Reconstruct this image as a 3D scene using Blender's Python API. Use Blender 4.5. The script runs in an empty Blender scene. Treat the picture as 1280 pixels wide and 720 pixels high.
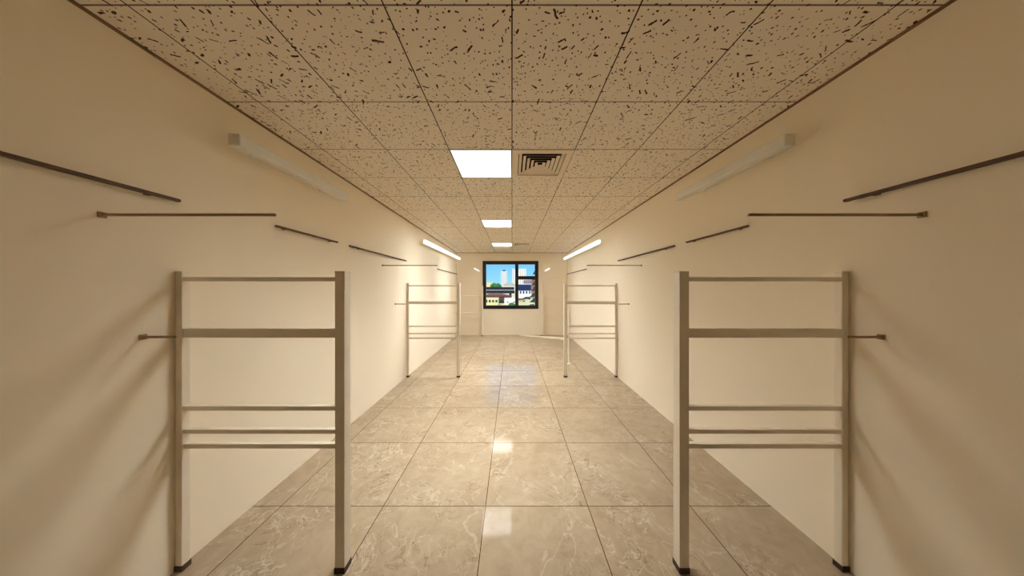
import bpy, bmesh, math, random
from mathutils import Vector, Matrix
random.seed(7)
S = bpy.context.scene
C = S.collection
EYE = 1.70          # camera height
F = 310.0           # focal length in pixels of the 1280-wide frame
HW = 2.028          # half width of the room
CEIL = 3.027        # ceiling height
FAR = 9.10          # far wall
BACK = -4.40        # wall behind the camera
GROUND = -4.3       # street level outside (room is one floor up)
ROW0 = 1.16         # a ceiling-tile seam across the room
TILE = 0.6

# ------------------------------------------------------------------ helpers
class MB:
    def __init__(s): s.bm = bmesh.new()
    def box(s, x0, x1, y0, y1, z0, z1, mat=0, bev=0.0):
        r = bmesh.ops.create_cube(s.bm, size=1.0)
        vs = r['verts']
        for v in vs:
            v.co = Vector(((x0+x1)/2+v.co.x*(x1-x0), (y0+y1)/2+v.co.y*(y1-y0), (z0+z1)/2+v.co.z*(z1-z0)))
        fs = list({f for v in vs for f in v.link_faces})
        for f in fs: f.material_index = mat
        if bev > 0:
            es = list({e for v in vs for e in v.link_edges})
            bmesh.ops.bevel(s.bm, geom=es, offset=bev, segments=2, profile=0.6, affect='EDGES')
        return s
    def bar(s, a, b, w, h, bev=0.0, mat=0):
        """square bar from a to b, w wide and h high"""
        a, b = Vector(a), Vector(b); d = b-a; L = d.length
        t = d.normalized(); up = Vector((0, 0, 1)) if abs(t.z) < .95 else Vector((0, 1, 0))
        sd = t.cross(up).normalized(); up = sd.cross(t)
        r = bmesh.ops.create_cube(s.bm, size=1.0); vs = r['verts']; m = (a+b)/2
        for v in vs:
            c = v.co.copy(); v.co = m + sd*(c.x*w) + t*(c.y*L) + up*(c.z*h)
        for f in {f for v in vs for f in v.link_faces}: f.material_index = mat
        if bev > 0:
            es = list({e for v in vs for e in v.link_edges})
            bmesh.ops.bevel(s.bm, geom=es, offset=bev, segments=2, profile=0.6, affect='EDGES')
        return s
    def tube(s, a, b, r, seg=16, r2=None):
        a, b = Vector(a), Vector(b); d = b-a
        q = d.to_track_quat('Z', 'Y').to_matrix().to_4x4()
        bmesh.ops.create_cone(s.bm, cap_ends=True, segments=seg, radius1=r, radius2=r if r2 is None else r2,
                              depth=d.length, matrix=Matrix.Translation((a+b)/2) @ q)
        return s
    def quad(s, pts, mat=0):
        f = s.bm.faces.new([s.bm.verts.new(p) for p in pts]); f.material_index = mat
        return s
    def blob(s, c, rx, ry, rz, sub=2, jit=.25):
        r = bmesh.ops.create_icosphere(s.bm, subdivisions=sub, radius=1.0)
        for v in r['verts']:
            k = 1+random.uniform(-jit, jit)
            v.co = Vector((c[0]+v.co.x*rx*k, c[1]+v.co.y*ry*k, c[2]+v.co.z*rz*k))
        return s
    def build(s, name, mats, parent=None, loc=(0, 0, 0), smooth=False):
        bmesh.ops.recalc_face_normals(s.bm, faces=s.bm.faces[:])
        me = bpy.data.meshes.new(name); s.bm.to_mesh(me); s.bm.free()
        for m in (mats if isinstance(mats, (list, tuple)) else [mats]): me.materials.append(m)
        if smooth:
            for p in me.polygons: p.use_smooth = True
        o = bpy.data.objects.new(name, me); C.objects.link(o); o.location = loc
        if parent: o.parent = parent
        return o

def tag(o, label=None, cat=None, group=None, kind=None):
    if label: o['label'] = label
    if cat: o['category'] = cat
    if group: o['group'] = group
    if kind: o['kind'] = kind
    return o
def empty(name, loc, label, cat, group=None, rz=0):
    o = bpy.data.objects.new(name, None); C.objects.link(o)
    o.location = loc; o.rotation_euler = (0, 0, rz); o.empty_display_size = .1
    return tag(o, label, cat, group)
def struct(o):
    o['kind'] = 'structure'; return o
def copy_tree(o, parent=None):
    c = o.copy(); C.objects.link(c); c.parent = parent
    for ch in list(o.children): copy_tree(ch, c)
    return c
def at(px, py, Y):
    return Vector(((px-640)*Y/F, Y, EYE+(361-py)*Y/F))

# ------------------------------------------------------------------ materials
def srgb(r, g, b):
    f = lambda c: (c/255/12.92) if c/255 <= .04045 else ((c/255+.055)/1.055)**2.4
    return (f(r), f(g), f(b), 1)
class NT:
    def __init__(s, name):
        s.m = bpy.data.materials.new(name); s.m.use_nodes = True
        s.t = s.m.node_tree; s.b = s.t.nodes['Principled BSDF']; s.out = s.t.nodes['Material Output']
    def n(s, typ, **kw):
        nd = s.t.nodes.new(typ)
        for k, v in kw.items(): setattr(nd, k, v)
        return nd
    def l(s, a, b): s.t.links.new(a, b)
    def math(s, op, a, b=None, c=None, clamp=False):
        nd = s.n('ShaderNodeMath', operation=op); nd.use_clamp = clamp
        for i, v in enumerate((a, b, c)):
            if v is None: continue
            if isinstance(v, (int, float)): nd.inputs[i].default_value = v
            else: s.l(v, nd.inputs[i])
        return nd.outputs[0]
    def mix(s, fac, a, b, blend='MIX'):
        nd = s.n('ShaderNodeMix', data_type='RGBA', blend_type=blend)
        for i, v in ((0, fac), (6, a), (7, b)):
            if isinstance(v, (int, float)): nd.inputs[i].default_value = v
            elif isinstance(v, tuple): nd.inputs[i].default_value = v
            else: s.l(v, nd.inputs[i])
        return nd.outputs[2]
    def noise(s, vec, scale, detail=4, rough=.5, dist=0.0):
        nd = s.n('ShaderNodeTexNoise'); nd.inputs['Scale'].default_value = scale
        nd.inputs['Detail'].default_value = detail; nd.inputs['Roughness'].default_value = rough
        nd.inputs['Distortion'].default_value = dist
        if vec is not None: s.l(vec, nd.inputs['Vector'])
        return nd
    def ramp(s, fac, stops):
        nd = s.n('ShaderNodeValToRGB'); e = nd.color_ramp.elements
        e[0].position, e[0].color = stops[0]; e[1].position, e[1].color = stops[-1]
        for p, c in stops[1:-1]:
            x = e.new(p); x.color = c
        s.l(fac, nd.inputs[0]); return nd.outputs[0]
def simple(name, col, rough=.5, metal=0.0, vary=.06, scale=6.0, bump=0.0):
    t = NT(name)
    co = t.n('ShaderNodeTexCoord').outputs['Object']
    nz = t.noise(co, scale, 4).outputs[0]
    dk = tuple(c*(1-vary) for c in col[:3])+(1,); lt = tuple(min(1, c*(1+vary)) for c in col[:3])+(1,)
    t.l(t.mix(nz, dk, lt), t.b.inputs['Base Color'])
    t.b.inputs['Roughness'].default_value = rough; t.b.inputs['Metallic'].default_value = metal
    if bump:
        bp = t.n('ShaderNodeBump'); bp.inputs['Strength'].default_value = bump; bp.inputs['Distance'].default_value = .002
        t.l(t.noise(co, 180, 3).outputs[0], bp.inputs['Height']); t.l(bp.outputs[0], t.b.inputs['Normal'])
    return t.m
def emitter(name, col, base, beam=0.0, side=0.0, cut=5.0, tight=1.0):
    """lamp diffuser: glows evenly (base) plus an added beam steered by direction: cut along the room, narrowed sideways"""
    t = NT(name); t.t.nodes.remove(t.b)
    e = t.n('ShaderNodeEmission'); e.inputs[0].default_value = col
    if beam:
        g = t.n('ShaderNodeNewGeometry'); q = t.n('ShaderNodeSeparateXYZ'); t.l(g.outputs['Incoming'], q.inputs[0])
        dx, dy = q.outputs[0], q.outputs[1]
        a = t.math('POWER', t.math('SUBTRACT', 1.0, t.math('MULTIPLY', dy, dy)), cut)
        b = t.math('MULTIPLY_ADD', t.math('MULTIPLY', dx, dx), side, 1.0)
        b = t.math('POWER', t.math('MAXIMUM', b, 0.0), tight)
        t.l(t.math('MULTIPLY_ADD', t.math('MULTIPLY', a, b), beam, base), e.inputs[1])
    else: e.inputs[1].default_value = base
    t.l(e.outputs[0], t.out.inputs[0])
    return t.m

def mat_ceiling():
    t = NT('fissured_ceiling_tile')
    g = t.n('ShaderNodeTexCoord').outputs['Object']
    sp = t.n('ShaderNodeSeparateXYZ'); t.l(g, sp.inputs[0])
    def seam(v, off, w):
        u = t.math('FRACT', t.math('DIVIDE', t.math('ADD', v, 600-off), TILE))
        d = t.math('ABSOLUTE', t.math('SUBTRACT', u, .5))
        return t.math('GREATER_THAN', d, .5-w/2/TILE)
    sx = seam(sp.outputs[0], 0, .0075); sy = seam(sp.outputs[1], ROW0, .0075)
    sm = t.math('MAXIMUM', sx, t.math('MULTIPLY', sy, .85))
    def pits(scale, seed, wide, longest, prob):
        v = t.n('ShaderNodeVectorMath', operation='ADD'); v.inputs[1].default_value = (seed, seed*1.7, 0)
        wn = t.noise(g, 28, 2)
        w = t.n('ShaderNodeVectorMath', operation='MULTIPLY_ADD'); t.l(wn.outputs['Color'], w.inputs[0])
        w.inputs[1].default_value = (.018, .018, 0); t.l(g, w.inputs[2])
        t.l(w.outputs[0], v.inputs[0])
        vo = t.n('ShaderNodeTexVoronoi', voronoi_dimensions='2D', feature='F1'); vo.inputs['Scale'].default_value = scale
        t.l(v.outputs[0], vo.inputs['Vector'])
        d = t.n('ShaderNodeVectorMath', operation='SUBTRACT'); t.l(v.outputs[0], d.inputs[0]); t.l(vo.outputs['Position'], d.inputs[1])
        cs = t.n('ShaderNodeSeparateColor'); t.l(vo.outputs['Color'], cs.inputs[0])
        rot = t.n('ShaderNodeVectorRotate', rotation_type='Z_AXIS'); t.l(d.outputs[0], rot.inputs['Vector'])
        t.l(t.math('MULTIPLY', cs.outputs[0], 6.283), rot.inputs['Angle'])
        q = t.n('ShaderNodeSeparateXYZ'); t.l(rot.outputs[0], q.inputs[0])
        # capsule: clamp along x
        L = t.math('MULTIPLY', t.math('POWER', cs.outputs[1], 6.0), longest)
        ax = t.math('MAXIMUM', t.math('SUBTRACT', t.math('ABSOLUTE', q.outputs[0]), L), 0.0)
        r = t.math('SQRT', t.math('ADD', t.math('MULTIPLY', ax, ax), t.math('MULTIPLY', q.outputs[1], q.outputs[1])))
        rad = t.math('MULTIPLY_ADD', cs.outputs[2], wide*.6, wide*.55)
        hit = t.math('LESS_THAN', r, rad)
        keep = t.math('LESS_THAN', t.math('FRACT', t.math('MULTIPLY', cs.outputs[0], 7.31)), prob)
        return t.math('MULTIPLY', hit, keep)
    p = t.math('MAXIMUM', pits(23, 3.1, .0050, .030, .6), pits(29, 9.7, .0038, .004, .55))
    nz = t.noise(g, 90, 3).outputs[0]
    base = t.mix(nz, srgb(246, 236, 219), srgb(250, 242, 228))
    col = t.mix(p, base, srgb(70, 44, 26))
    col = t.mix(sm, col, srgb(58, 38, 24))
    t.l(col, t.b.inputs['Base Color'])
    t.b.inputs['Roughness'].default_value = .9; t.b.inputs['Specular IOR Level'].default_value = .15
    bp = t.n('ShaderNodeBump'); bp.inputs['Strength'].default_value = .5; bp.inputs['Distance'].default_value = .006
    t.l(t.math('MULTIPLY', t.math('MAXIMUM', p, sm), -1.0), bp.inputs['Height']); t.l(bp.outputs[0], t.b.inputs['Normal'])
    return t.m

def mat_floor():
    t = NT('polished_marble_tile')
    P = t.n('ShaderNodeTexCoord').outputs['Object']
    sp = t.n('ShaderNodeSeparateXYZ'); t.l(P, sp.inputs[0])
    FT = .8
    ux = t.math('DIVIDE', t.math('ADD', sp.outputs[0], 800+.206), FT)
    uy = t.math('DIVIDE', t.math('ADD', sp.outputs[1], 800-1.939), FT)
    def seam(u, w):
        d = t.math('ABSOLUTE', t.math('SUBTRACT', t.math('FRACT', u), .5))
        return t.math('GREATER_THAN', d, .5-w/2/FT)
    sm = t.math('MAXIMUM', seam(ux, .0055), seam(uy, .0055))
    cb = t.n('ShaderNodeCombineXYZ'); t.l(t.math('FLOOR', ux), cb.inputs[0]); t.l(t.math('FLOOR', uy), cb.inputs[1])
    wn = t.n('ShaderNodeTexWhiteNoise', noise_dimensions='3D'); t.l(cb.outputs[0], wn.inputs['Vector'])
    off = t.n('ShaderNodeVectorMath', operation='MULTIPLY_ADD'); t.l(wn.outputs['Color'], off.inputs[0])
    off.inputs[1].default_value = (9, 9, 9); t.l(P, off.inputs[2]); V = off.outputs[0]
    n1 = t.noise(V, 1.7, 6, .6, .6).outputs[0]
    n2 = t.noise(V, 7, 6, .65, 1.2).outputs[0]
    col = t.ramp(n1, [(.25, srgb(186, 166, 138)), (.5, srgb(203, 184, 157)), (.75, srgb(218, 201, 175))])
    col = t.mix(.4, col, t.ramp(n2, [(.3, srgb(172, 150, 121)), (.55, srgb(207, 188, 161)), (.75, srgb(226, 209, 184))]))
    def vein(scale, dist, width, seedv, detail=5):
        v = t.n('ShaderNodeVectorMath', operation='ADD'); t.l(V, v.inputs[0]); v.inputs[1].default_value = seedv
        n = t.noise(v.outputs[0], scale, detail, .55, dist).outputs[0]
        d = t.math('ABSOLUTE', t.math('SUBTRACT', n, .5))
        return t.math('SUBTRACT', 1.0, t.math('DIVIDE', d, width), clamp=True)
    gate = t.ramp(t.noise(V, 2.3, 2).outputs[0], [(.48, (0, 0, 0, 1)), (.62, (1, 1, 1, 1))])
    va = t.math('MULTIPLY', vein(1.3, .7, .007, (3, 1, 4)), .55)
    vb = t.math('MULTIPLY', t.math('MULTIPLY', vein(4.5, 1.6, .018, (7, 2, 1)), gate), .75)
    col = t.mix(va, col, srgb(238, 225, 202))
    col = t.mix(vb, col, srgb(240, 228, 207))
    vd = t.math('MULTIPLY', t.math('MULTIPLY', vein(3.2, 1.3, .010, (1, 8, 6)), gate), .6)
    col = t.mix(vd, col, srgb(120, 92, 64))
    col = t.mix(1.0, col, (.61, .605, .61, 1), 'MULTIPLY')
    col = t.mix(sm, col, srgb(72, 50, 30))
    t.l(col, t.b.inputs['Base Color'])
    t.b.inputs['Roughness'].default_value = .06
    t.b.inputs['IOR'].default_value = 1.40
    wav = t.n('ShaderNodeBump'); wav.inputs['Strength'].default_value = .06; wav.inputs['Distance'].default_value = .01
    t.l(t.noise(P, 3.0, 2).outputs[0], wav.inputs['Height']); t.l(wav.outputs[0], t.b.inputs['Normal'])
    return t.m

def mat_glass():
    t = NT('window_glass'); t.t.nodes.remove(t.b)
    a = t.n('ShaderNodeBsdfTransparent'); a.inputs[0].default_value = (.97, .98, .98, 1)
    g = t.n('ShaderNodeBsdfGlossy'); g.inputs['Roughness'].default_value = .02
    fr = t.n('ShaderNodeFresnel'); fr.inputs[0].default_value = 1.25
    m = t.n('ShaderNodeMixShader'); t.l(fr.outputs[0], m.inputs[0]); t.l(a.outputs[0], m.inputs[1]); t.l(g.outputs[0], m.inputs[2])
    t.l(m.outputs[0], t.out.inputs[0]); return t.m

M = {}
M['wall'] = simple('cream_wall_paint', srgb(250, 241, 222), .55, vary=.01, scale=1.5, bump=.05)
M['ceil'] = mat_ceiling(); M['floor'] = mat_floor(); M['glass'] = mat_glass()
M['black'] = simple('black_window_aluminium', srgb(22, 12, 8), .4)
M['steel'] = simple('galvanized_steel', srgb(242, 235, 220), .38, .15, .05, 14)
M['pale'] = simple('pale_coated_steel', srgb(250, 243, 228), .4, .0, .03, 10)
M['brownsteel'] = simple('dark_brown_steel', srgb(74, 50, 32), .5, .3)
M['gap_shade'] = simple('brown_gap_shade', srgb(122, 90, 62), .6)  # brown that stands in for the shade along the ceiling edge
M['rubber'] = simple('dark_rubber', srgb(60, 46, 36), .7)
M['white'] = simple('white_metal', srgb(236, 232, 222), .4)
M['grey'] = simple('grey_metal_trim', srgb(120, 112, 104), .4, .3)
M['vent'] = simple('cream_vent_metal', srgb(244, 230, 208), .5)
M['duct'] = simple('dark_duct_lining', srgb(36, 22, 16), .9)
M['unlit'] = simple('frosted_unlit_diffuser', srgb(236, 236, 230), .35)
WARM = (1, .875, .68, 1)
M['panel_a'] = emitter('light_panel_near_beam', (1, .985, .93, 1), 1.6, 140, -1.0, 3.2, 2.3)  # beam shape added in the shader to steer light; panels have no louvres
M['panel_b'] = emitter('light_panel_mid_beam', (1, .985, .93, 1), 1.5, 124, -.65, 4.3)
M['panel_c'] = emitter('light_panel_end', (1, .985, .93, 1), 1.5, 100, -.4, 2.3)
M['tube'] = emitter('tube_glow', (1, .955, .86, 1), 1.25)
M['tube_dim'] = emitter('small_tube_glow', (1, .92, .80, 1), 1.3)

# ------------------------------------------------------------------ room shell
struct(MB().box(-HW-.2, HW+.2, BACK-.2, FAR+.2, -.2, 0).build('floor', M['floor']))
struct(MB().box(-HW-.2, -HW, BACK-.2, FAR+.2, 0, CEIL+.45).build('wall_left', M['wall']))
struct(MB().box(HW, HW+.2, BACK-.2, FAR+.2, 0, CEIL+.45).build('wall_right', M['wall']))
struct(MB().box(-HW, HW, BACK-.2, BACK, 0, CEIL+.45).build('wall_back', M['wall']))
WX0, WX1, WZ0, WZ1 = (603.3-640)*FAR/F, (673-640)*FAR/F, EYE+(361-386)*FAR/F, EYE+(361-326.2)*FAR/F
struct(MB().box(-HW, WX0, FAR, FAR+.2, 0, CEIL+.45).box(WX1, HW, FAR, FAR+.2, 0, CEIL+.45)
       .box(WX0, WX1, FAR, FAR+.2, 0, WZ0).box(WX0, WX1, FAR, FAR+.2, WZ1, CEIL+.45).build('wall_far', M['wall']))
# tiled ceiling with openings for the light panels and the vents
lights = [(-TILE, ROW0+TILE*k) for k in (2, 6, 10)]
vents = [(0.0, ROW0+TILE*2), (0.0, ROW0+TILE*10)]
holes = {(round(x, 2), round(y, 2)) for x, y in lights+vents}
b = MB()
xs = [-HW]+[TILE*i for i in range(-3, 4)]+[HW]
ys = [BACK]+[ROW0+TILE*k for k in range(-9, 14) if BACK < ROW0+TILE*k < FAR]+[FAR]
for i in range(len(xs)-1):
    for j in range(len(ys)-1):
        if (round(xs[i], 2), round(ys[j], 2)) in holes: continue
        b.quad([(xs[i], ys[j], CEIL), (xs[i+1], ys[j], CEIL), (xs[i+1], ys[j+1], CEIL), (xs[i], ys[j+1], CEIL)])
struct(b.build('ceiling', M['ceil']))
struct(MB().box(-HW-.2, HW+.2, BACK-.2, FAR+.2, CEIL+.45, CEIL+.6).build('roof', M['wall']))

# brown strips painting in the shadow gap where the ceiling meets the walls
for k, a in enumerate(((-HW, -HW+.014, BACK, FAR), (HW-.014, HW, BACK, FAR), (-HW, HW, FAR-.010, FAR))):
    struct(MB().box(a[0], a[1], a[2], a[3], CEIL-.012, CEIL).build(f'gap_shade_{k+1}', M['gap_shade']))
# window
w = bpy.data.objects.new('window_1', None); C.objects.link(w); w.location = ((WX0+WX1)/2, FAR, WZ0); struct(w)
cx, cz = w.location.x, WZ0
def wb(x0, x1, z0, z1, y0=.03, y1=.11): return MB().box(x0-cx, x1-cx, y0, y1, z0-cz, z1-cz, bev=.006)
ft = .125
X = lambda px: (px-640)*FAR/F
Z = lambda py: EYE+(361-py)*FAR/F
f = MB()
for a in ((WX0, WX0+ft, WZ0, WZ1), (WX1-ft, WX1, WZ0, WZ1), (WX0+ft, WX1-ft, WZ1-ft, WZ1), (WX0+ft, WX1-ft, WZ0, WZ0+ft)):
    f.box(a[0]-cx, a[1]-cx, -.02, .11, a[2]-cz, a[3]-cz, bev=.006)
f.build('window_frame', M['black'], w)
m0, m1, t0, t1 = X(643.9), X(648.1), Z(349.4), Z(345)
wb(m0, m1, WZ0+ft, WZ1-ft).build('mullion', M['black'], w)
wb(m1, WX1-ft, t0, t1).build('transom', M['black'], w)
for a in ((WX0+ft, m0, WZ0+ft, WZ1-ft), (m1, WX1-ft, WZ0+ft, t0), (m1, WX1-ft, t1, WZ1-ft)):
    MB().box(a[0]-cx, a[1]-cx, .066, .072, a[2]-cz, a[3]-cz).build('pane', M['glass'], w)
hd = MB().box(m0+.04-cx, m0+.07-cx, -.005, .03, 1.65-cz, 1.80-cz, bev=.004); hd.build('handle', M['black'], w)

# ------------------------------------------------------------------ ceiling lights and vents
LN = ['largest square white light panel in the ceiling, beside the square louvred vent',
      'middle square white light panel of the row down the ceiling, no vent beside it',
      'smallest and farthest square white light panel, nearest the window wall']
for k, (x, y) in enumerate(lights):
    r = empty('ceiling_light', (x+TILE/2, y+TILE/2, CEIL), LN[k], 'ceiling light', 'square light panels in the ceiling')
    h = TILE/2
    fr = MB()
    for a in ((-h, h, -h, -h+.012), (-h, h, h-.012, h), (-h, -h+.012, -h+.012, h-.012), (h-.012, h, -h+.012, h-.012)):
        fr.box(a[0], a[1], a[2], a[3], -.004, .05)
    fr.build('frame', M['grey'], r)
    MB().box(-h+.012, h-.012, -h+.012, h-.012, .004, .03).build('diffuser', M[('panel_a', 'panel_b', 'panel_c')[k]], r)
    MB().box(-h+.02, h-.02, -h+.02, h-.02, .032, .07).build('housing', M['white'], r)
VN = ['square cream louvred ceiling vent beside the largest light panel', 'far small ceiling vent beside the farthest light panel']
for k, (x, y) in enumerate(vents):
    r = empty('ceiling_vent', (x+TILE/2, y+TILE/2, CEIL), VN[k], 'vent', 'square ceiling vents')
    h = TILE/2-.003
    fr = MB(); q = .235
    for a in ((-h, h, -h, -q), (-h, h, q, h), (-h, -q, -q, q), (q, h, -q, q)):
        fr.box(a[0], a[1], a[2], a[3], -.006, .012)
    fr.build('frame', M['vent'], r)
    n = 5
    for i in range(n):
        ro = .228-i*.043; ri = ro-.030; lo, hi, th = -.002, .013, .004
        bl = MB()
        for s in range(4):
            R = Matrix.Rotation(s*math.pi/2, 4, 'Z')
            lowr = [R @ Vector(p) for p in ((-ro, -ro, lo), (ro, -ro, lo), (ri, -ri, hi), (-ri, -ri, hi))]
            uppr = [R @ Vector((p[0], p[1], p[2])) for p in ((-ro+.006, -ro+.006, lo+.006), (ro-.006, -ro+.006, lo+.006), (ri, -ri, hi+th), (-ri, -ri, hi+th))]
            bl.quad(lowr); bl.quad(uppr[::-1]); bl.quad([lowr[1], lowr[0], uppr[0], uppr[1]])
        bl.build('louvre', M['vent'], r)
    MB().box(-.24, .24, -.24, .24, .012, .016).bm.free()
    d = MB()
    d.box(-.26, .26, -.26, .26, .25, .26)
    for a in ((-.26, .26, -.26, -.25), (-.26, .26, .25, .26), (-.26, -.25, -.25, .25), (.25, .26, -.25, .25)):
        d.box(a[0], a[1], a[2], a[3], .013, .25)
    d.build('duct', M['duct'], r)

# ------------------------------------------------------------------ bunk bed end frames
def make_frame(rails, label, x, y, rz, group='steel bunk bed end frames', mat='steel'):
    """local x runs from the wall post (-.49) to the inner post (+.49)"""
    r = empty('bunk_bed_frame', (x, y, 0), label, 'bed frame', group, rz)
    H = 1.80
    for sx, wd in ((-.487, .040), (.487, .058)):
        p = MB().box(sx-wd/2, sx+wd/2, -wd/2, wd/2, .03, H, bev=.004).build('post', M[mat], r)
        MB().box(sx-wd/2-.004, sx+wd/2+.004, -wd/2-.004, wd/2+.004, 0, .034, bev=.004).build('foot_cap', M['rubber'], p)
        MB().box(sx-wd/2-.001, sx+wd/2+.001, -wd/2-.001, wd/2+.001, H-.004, H+.006, bev=.003).build('end_cap', M[mat], p)
    for z, h in rails:
        MB().bar((-.468, 0, z), (.459, 0, z), .030, h, .004).build('rail', M[mat], r)
    return r
FULL = ((1.758, .026), (1.432, .056), (.978, .028), (.838, .026), (.750, .028))
FARR = ((1.44, .042), (.82, .042))
XC = 1.516
frames = [
 (FULL, 'pale steel bed end frame with five rails by the left wall midway down the room', -XC, 4.78, 0),
 (FULL, 'pale steel bed end frame with five rails by the right wall midway down the room', XC, 4.78, math.pi),
 (FARR, 'pale two-rail bunk bed end frame against the far wall, left of the window', -XC-.04, 8.93, 0),
 (FARR, 'pale two-rail bunk bed end frame against the far wall, right of the window', XC+.04, 8.93, math.pi),
 (FULL, 'large steel bunk bed end frame at the near left wall, closest to the viewer', -XC, 1.509, 0),
 (FULL, 'large steel bunk bed end frame at the near right wall, closest to the viewer', XC, 1.509, math.pi)]
proto = None
for rails, lab, x, y, rz in frames:
    if rails is FULL and proto is not None:
        o = copy_tree(proto); o.location = (x, y, 0); o.rotation_euler = (0, 0, rz); o['label'] = lab
    else:
        o = make_frame(rails, lab, x, y, rz, mat='steel' if rails is FULL else 'pale')
        if rails is FULL: proto = o

# ------------------------------------------------------------------ linear wall lamps
def wall_lamp(side, y0, y1, z0, z1, mat, label, group):
    r = empty('linear_wall_lamp', (side*HW, (y0+y1)/2, 0), label, 'wall lamp', group)
    c = (y0+y1)/2; xi = -side*.13
    MB().bar((xi, y0-c, z0), (xi, y1-c, z1), .06, .085, .012).build('diffuser', mat, r)
    MB().bar((xi+side*.040, y0-c, z0), (xi+side*.040, y1-c, z1), .018, .085, .004).build('housing', M['white'], r)
    for t in (.2, .8):
        y = y0+(y1-y0)*t; z = z0+(z1-z0)*t
        MB().bar((0, y-c, z), (xi+side*.045, y-c, z), .03, .03, .003).build('bracket', M['white'], r)
    return r
for s, nm in ((-1, 'left'), (1, 'right')):
    wall_lamp(s, 5.38, 9.0, 2.725, 2.79, M['tube'], f'long glowing white strip lamp high on the {nm} wall by the window corner', 'lit strip lamps')
    wall_lamp(s, 1.70, 2.84, 2.725, 2.75, M['unlit'], f'unlit grey strip lamp high on the near {nm} wall', 'unlit strip lamps')
for s, nm in ((-1, 'left'), (1, 'right')):
    a = Vector((s*1.395, -.05, 2.455)); bb = Vector((s*1.175, -.05, 2.335))
    r = empty('tube_wall_lamp', (0, FAR, 0), f'short slanted white tube lamp on the far wall, {nm} of the window', 'wall lamp', 'short slanted tube lamps')
    MB().tube(a, bb, .017).build('tube', M['tube_dim'], r, smooth=False)
    for p in (a, bb):
        MB().box(p.x-.02, p.x+.02, -.07, 0, p.z-.022, p.z+.022, bev=.004).build('holder', M['white'], r)

# ------------------------------------------------------------------ dark bars on the side walls, pale bars on the far wall
def wall_bar(side, y0, y1, z, label, thick=.018):
    r = empty('wall_rail', (side*HW, (y0+y1)/2, z), label, 'wall rail', 'dark brown rails along the side walls')
    L = (y1-y0)/2
    MB().bar((-side*.030, -L, 0), (-side*.030, L, 0), .022, thick, .003).build('rail', M['brownsteel'], r)
    for t in (-.75, .75):
        MB().bar((0, L*t, 0), (-side*.020, L*t, 0), .02, .02).build('standoff', M['brownsteel'], r)
def cross_bar(side, y, z, length, label, thick=.013):
    r = empty('wall_bar', (side*HW, y, z), label, 'steel bar', 'thin bars jutting from the side walls')
    MB().bar((-side*.008, 0, 0), (-side*length, 0, 0), thick, thick, .003).build('bar', M['bronze'], r)
    MB().box(min(0, -side*.010), max(0, -side*.010), -.014, .014, -.014, .014, bev=.003).build('wall_plate', M['bronze'], r)
M['bronze'] = simple('dull_bronze_steel', srgb(150, 120, 86), .45, .3)
for s, nm in ((-1, 'left'), (1, 'right')):
    wall_bar(s, 3.05, 4.68, 2.228, f'dark thin rail along the {nm} wall, above and in front of the five-rail frame')
    wall_bar(s, 6.65, 9.0, 2.232, f'dark thin rail along the {nm} wall running into the far corner', .018)
    wall_bar(s, .55, 1.49, 2.228, f'dark thin rail along the {nm} wall at the outer edge of the picture')
    wall_bar(s, 2.1, 2.84, 2.232, f'short dark rail along the near {nm} wall under the unlit strip lamp', .016)
    cross_bar(s, 3.88, 2.065, .86, f'thin bronze bar jutting level from the {nm} wall above the five-rail frame')
    cross_bar(s, 4.30, 1.436, .18, f'short bronze stub on the {nm} wall outside the five-rail frame')
    cross_bar(s, 1.224, 2.065, .86, f'thin bar jutting level from the near {nm} wall above the large dark frame')
    cross_bar(s, 1.36, 1.436, .18, f'short bronze stub on the near {nm} wall beside the large dark frame')
    r = empty('wall_bar', (s*1.70, FAR, 2.14), f'pale level bar on the far wall, upper {nm} of the window', 'steel bar', 'pale bars on the far wall')
    MB().bar((-.32, -.045, 0), (.32, -.045, 0), .022, .028, .003).build('bar', M['pale'], r)
    for x in (-.22, .22): MB().bar((x, 0, 0), (x, -.036, 0), .02, .02).build('standoff', M['pale'], r)

# loose pieces by the right-hand far corner
r = MB(); a, bb = at(650, 420, 9.0), at(713, 425, 8.30)
pts = []
p0, p1 = Vector((.27, 8.97, 0)), Vector((1.90, 8.34, 0)); d = (p1-p0).normalized(); nrm = Vector((-d.y, d.x, 0))
prof = [(0, .012), (.25, .05), (.55, .085), (1.0, .11)]
low, up = [], []
for t, wv in prof:
    c = p0.lerp(p1, t)
    low.append(c-nrm*wv); up.append(c+nrm*wv)
ring = low+up[::-1]
bmv = [r.bm.verts.new((p.x, p.y, .0)) for p in ring]; f0 = r.bm.faces.new(bmv)
ex = bmesh.ops.extrude_face_region(r.bm, geom=[f0])
for v in [g for g in ex['geom'] if isinstance(g, bmesh.types.BMVert)]: v.co.z = .035
o = r.build('steel_strip', M['pale']); tag(o, 'long pale tapered strip lying on the floor below the window, at the right', 'metal strip')
r = empty('short_post', (1.28, 5.62, 0), 'slim pale post standing on the floor just behind the right-hand frame', 'post')
MB().box(-.014, .014, -.014, .014, .006, 1.21, bev=.003).build('post', M['pale'], r)
MB().box(-.035, .035, -.035, .035, 0, .006, bev=.002).build('base_plate', M['pale'], r)

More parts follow.
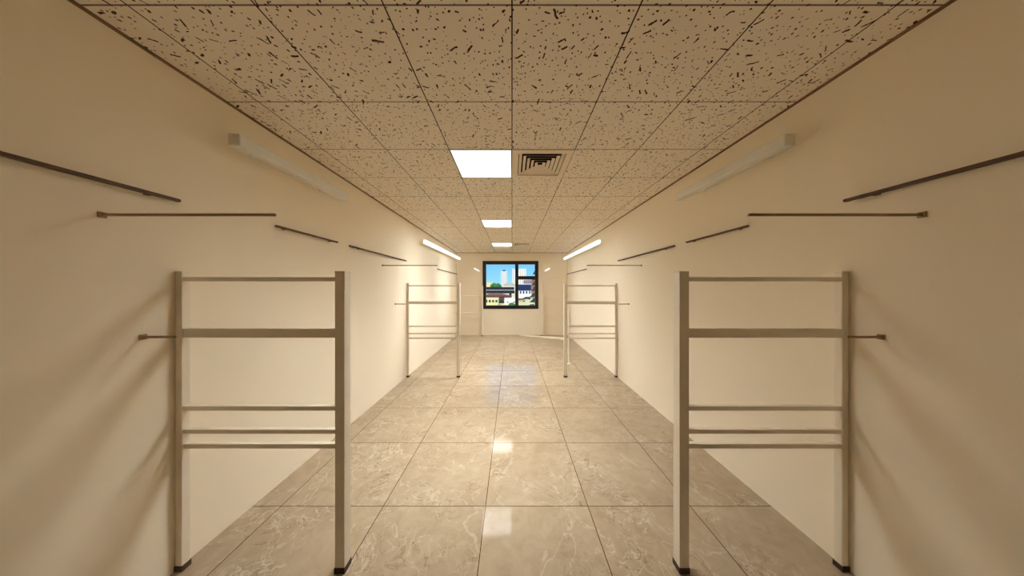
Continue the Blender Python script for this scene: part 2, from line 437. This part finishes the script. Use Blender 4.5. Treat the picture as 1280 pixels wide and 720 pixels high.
# ------------------------------------------------------------------ the town outside the window
E = {}
E['sand'] = simple('sandy_ground', srgb(240, 210, 146), .95, vary=.12, scale=.05)
E['white'] = simple('white_render', srgb(236, 232, 224), .8)
E['pink'] = simple('pinkish_render', srgb(222, 190, 176), .8)
E['yellow'] = simple('pale_yellow_render', srgb(240, 222, 160), .8)
E['tan'] = simple('tan_roof', srgb(196, 170, 136), .8)
E['red'] = simple('red_roof_tiles', srgb(122, 62, 44), .8)
E['brick'] = simple('brick_red', srgb(178, 104, 84), .85)
E['blue'] = simple('blue_cladding', srgb(14, 30, 84), .6)
E['dark'] = simple('shade_darkened_concrete', srgb(34, 30, 40), .8)  # shade on the overpass put into this colour; roof cap and car share it
E['win'] = simple('dark_window', srgb(52, 50, 56), .3)
E['mauve'] = simple('mauve_render', srgb(170, 140, 150), .8)
E['leaf'] = simple('green_leaves', srgb(62, 116, 48), .8, vary=.3, scale=2)
E['darkleaf'] = simple('dark_leaves', srgb(30, 50, 26), .8, vary=.3, scale=2)
E['bark'] = simple('bark', srgb(70, 52, 38), .9)
g = MB().box(-900, 900, FAR+6, 1600, GROUND-.5, GROUND).build('ground', E['sand']); struct(g)
def building(name, px0, px1, ptop, Y, depth, mat, label, roof=None, rooftype='flat', wins=None, winmat=None):
    a, c = at(px0, ptop, Y), at(px1, ptop, Y); W = c.x-a.x; H = a.z-GROUND
    r = empty(name, ((a.x+c.x)/2, Y, GROUND), label, 'building')
    MB().box(-W/2, W/2, 0, depth, 0, H).build('wall', mat, r)
    rm = roof or mat
    if rooftype == 'flat':
        MB().box(-W/2-.02*W, W/2+.02*W, -.02*W, depth+.02*W, H, H+.03*W).build('roof', rm, r)
    else:
        m = MB(); e = .04*W; rh = rooftype
        p = [(-W/2-e, -e, H), (W/2+e, -e, H), (W/2+e, depth+e, H), (-W/2-e, depth+e, H)]
        k = [(-W/2*.45, depth/2, H+rh), (W/2*.45, depth/2, H+rh)]
        m.quad([p[0], p[1], k[1], k[0]]); m.quad([p[2], p[3], k[0], k[1]])
        m.quad(p[::-1]); m.bm.faces.new([m.bm.verts.new(q) for q in (p[1], p[2], k[1])]); m.bm.faces.new([m.bm.verts.new(q) for q in (p[3], p[0], k[0])])
        bmesh.ops.remove_doubles(m.bm, verts=m.bm.verts[:], dist=.001)
        m.build('roof', rm, r)
    if wins:
        nc, nr, z0, z1, fw, fh = wins
        for i in range(nc):
            for j in range(nr):
                wx = -W/2+W*(i+.5)/nc; wz = H*(z0+(z1-z0)*(j+.5)/nr)
                hw, hh = W/nc*fw/2, H*(z1-z0)/nr*fh/2
                MB().box(wx-hw, wx+hw, -.06, .02, wz-hh, wz+hh).build('window', winmat or E['win'], r)
    return r, W, H
r, W, H = building('tower_block', 626.2, 633.8, 339.2, 400, 9, E['white'], 'white high-rise tower with a dark cap seen through the left pane', wins=(3, 1, .30, .97, .28, 1), winmat=E['mauve'])
MB().tube((0, 4, H), (0, 4, H+1.6), 2.4, 16).tube((0, 4, H+1.6), (0, 4, H+2.6), 1.4, 12).build('roof_cap', E['dark'], r)
building('tower_block', 640.2, 657.5, 336.4, 430, 16, E['white'], 'wide pinkish striped high-rise tower behind the window mullion', wins=(6, 1, .1, .96, .4, 1), winmat=E['pink'])
building('apartment_block', 603, 616, 353.3, 380, 15, E['yellow'], 'low pale yellow block on the skyline at the far left of the window', wins=(6, 2, .5, .95, .4, .35), winmat=E['tan'])
building('hall', 628.5, 645, 357, 300, 20, E['white'], 'broad hall with a tan pitched roof below the white tower', roof=E['tan'], rooftype=3.6)
building('long_house', 600, 638.5, 370.5, 130, 12, E['red'], 'long low house with a brownish red roof under the dark overpass', roof=E['red'], rooftype=1.3)
building('house', 606, 622.6, 373.0, 90, 6, E['yellow'], 'pale yellow house with a row of dark windows at the bottom left of the window', wins=(4, 1, .35, .85, .6, .7))
building('house', 630.5, 646.5, 373.2, 95, 6, E['white'], 'plain white house at the bottom of the left pane beside the mullion', wins=(2, 1, .2, .6, .2, .5))
building('shop_building', 645, 664, 355.3, 170, 14, E['white'], 'low building with a deep blue upper band behind the sandy yard', roof=E['white'], wins=(5, 1, .28, .50, .45, .9), winmat=E['blue'])
# its blue band
rb = [o for o in C.objects if o.name.startswith('shop_building')][0]
Wb = (664-645)*170/F; Hb = EYE+(361-355.3)*170/F-GROUND
MB().box(-Wb/2, Wb/2, -.12, .02, Hb*.52, Hb*.97).build('fascia', E['blue'], rb)
building('office_block', 655, 667, 350.5, 300, 14, E['mauve'], 'mauve-grey block on the skyline behind the blue-banded building', wins=(5, 3, .5, .95, .5, .5))
building('brick_tower', 665.4, 676, 349.8, 200, 8, E['brick'], 'brick red tower at the right edge of the window view', wins=(3, 4, .3, .95, .3, .5))
# overpass
r = empty('overpass', (-32, 150, GROUND), 'dark elevated overpass crossing the left pane at eye level', 'overpass')
zt = EYE+(361-358.8)*150/F-GROUND
MB().box(-50, 33.6, 0, 7, zt-3.9, zt-2.0).build('deck', E['dark'], r)
MB().box(-50, 33.4, -.3, 0, zt-2.0, zt-1.72).build('kerb', E['white'], r)
MB().box(-50, 33.4, .4, .7, zt-2.0, zt).build('parapet', E['dark'], r)
for x in (-40, -22, -4, 14, 31): MB().box(x-.7, x+.7, 2.5, 4.5, 0, zt-3.9).build('pier', E['dark'], r)
def tree(name, px, ptop, Y, rad, mat, label, n=7, kind=None):
    top = at(px, ptop, Y); H = top.z-GROUND
    r = empty(name, (top.x, Y, GROUND), label, 'tree' if name != 'shrub' else 'shrub')
    m = MB()
    for i in range(n):
        a = i*2.4; k = .55 if i else 0
        zz = H-rad*(.75+.9*(i/n))
        m.blob((math.cos(a)*rad*k, math.sin(a)*rad*k, max(zz, rad*.4)), rad*.62, rad*.62, rad*.6)
    m.build('foliage', mat, r)
    MB().tube((0, 0, 0), (0, 0, max(H-rad*1.2, .3)), rad*.1, 8).build('trunk', E['bark'], r)
tree('broadleaf_tree', 617.8, 352.6, 330, 4.5, E['leaf'], 'round green tree on the skyline beside the pale yellow block')
tree('broadleaf_tree', 622.8, 353.4, 320, 4.2, E['leaf'], 'round green tree on the skyline just left of the white tower')
tree('broadleaf_tree', 626.3, 373.5, 104, 1.35, E['darkleaf'], 'dark bushy tree between the yellow house and the white house')
tree('shrub', 640.2, 377.5, 75, 1.0, E['leaf'], 'bright green shrub in front of the white house')
tree('shrub', 665.5, 379.0, 72, 1.1, E['darkleaf'], 'dark shrub at the bottom right corner of the window view')
r = empty('conifer_tree', (at(670, 333, 60).x, 60, GROUND), 'dark tiered conifer cut by the right edge of the window', 'tree')
m = MB(); zt = at(670, 333, 60).z-GROUND
for k in range(6): m.tube((0, 0, zt-1.9-k*1.35), (0, 0, zt-.7-k*1.35), .85+.16*k, 10, .15)
m.build('foliage', E['darkleaf'], r); MB().tube((0, 0, 0), (0, 0, zt-1.0), .16, 8).build('trunk', E['bark'], r)
def car(px, py, col, label):
    Y = (EYE-GROUND)*F/(py-361); x = (px-640)*Y/F
    r = empty('parked_car', (x, Y, GROUND), label, 'car', 'cars parked on the sandy yard')
    MB().box(-2.1, 2.1, -.85, .85, .35, .95, bev=.12).build('car_body', col, r)
    MB().box(-1.2, 1.3, -.75, .75, .95, 1.5, bev=.2).build('cabin', E['win'], r)
    for wx in (-1.35, 1.35):
        for wy in (-.85, .67): MB().tube((wx, wy, .33), (wx, wy+.18, .33), .33, 14).build('wheel', E['win'], r)
car(658.6, 374.4, E['dark'], 'dark parked car largest and lowest in the sandy yard')
car(664.3, 373.2, E['mauve'], 'mauve grey parked car nearest the brick red tower')
car(651.0, 377.3, E['tan'], 'tan parked car at the lower left of the sandy yard')

# ------------------------------------------------------------------ sky and sun
wd = bpy.data.worlds.new('sky'); S.world = wd; wd.use_nodes = True
nt = wd.node_tree; bg = nt.nodes['Background']
tc = nt.nodes.new('ShaderNodeTexCoord'); sx = nt.nodes.new('ShaderNodeSeparateXYZ'); nt.links.new(tc.outputs['Generated'], sx.inputs[0])
rp = nt.nodes.new('ShaderNodeValToRGB'); nt.links.new(sx.outputs[2], rp.inputs[0])
rp.color_ramp.elements[0].position = 0; rp.color_ramp.elements[0].color = srgb(140, 198, 236)
rp.color_ramp.elements[1].position = .16; rp.color_ramp.elements[1].color = srgb(78, 160, 226)
nt.links.new(rp.outputs[0], bg.inputs[0]); bg.inputs[1].default_value = 1.35
sl = bpy.data.lights.new('sun', 'SUN'); sl.energy = 3.3; sl.angle = .01; sl.color = (1, .93, .80)
so = bpy.data.objects.new('sun', sl); C.objects.link(so)
so.rotation_euler = Vector((.3, .8, -1.0)).to_track_quat('-Z', 'Y').to_euler()

# ------------------------------------------------------------------ camera and colour management
cd = bpy.data.cameras.new('camera'); cd.sensor_width = 36; cd.sensor_fit = 'HORIZONTAL'; cd.lens = 36*F/1280
cd.clip_start = .02; cd.clip_end = 3000; cd.shift_y = 1/1280
co = bpy.data.objects.new('camera', cd); C.objects.link(co)
co.location = (0, 0, EYE); co.rotation_euler = (math.pi/2, 0, 0); S.camera = co
vs = S.view_settings
S.display_settings.display_device = 'sRGB'
vs.view_transform = 'Standard'; vs.look = 'None'; vs.exposure = 0.2; vs.gamma = 1.0; vs.use_curve_mapping = False
try:
    S.cycles.use_denoising = True; S.cycles.max_bounces = 12; S.cycles.diffuse_bounces = 8
    S.cycles.sample_clamp_indirect = 6.0; S.cycles.transparent_max_bounces = 12
except Exception: pass
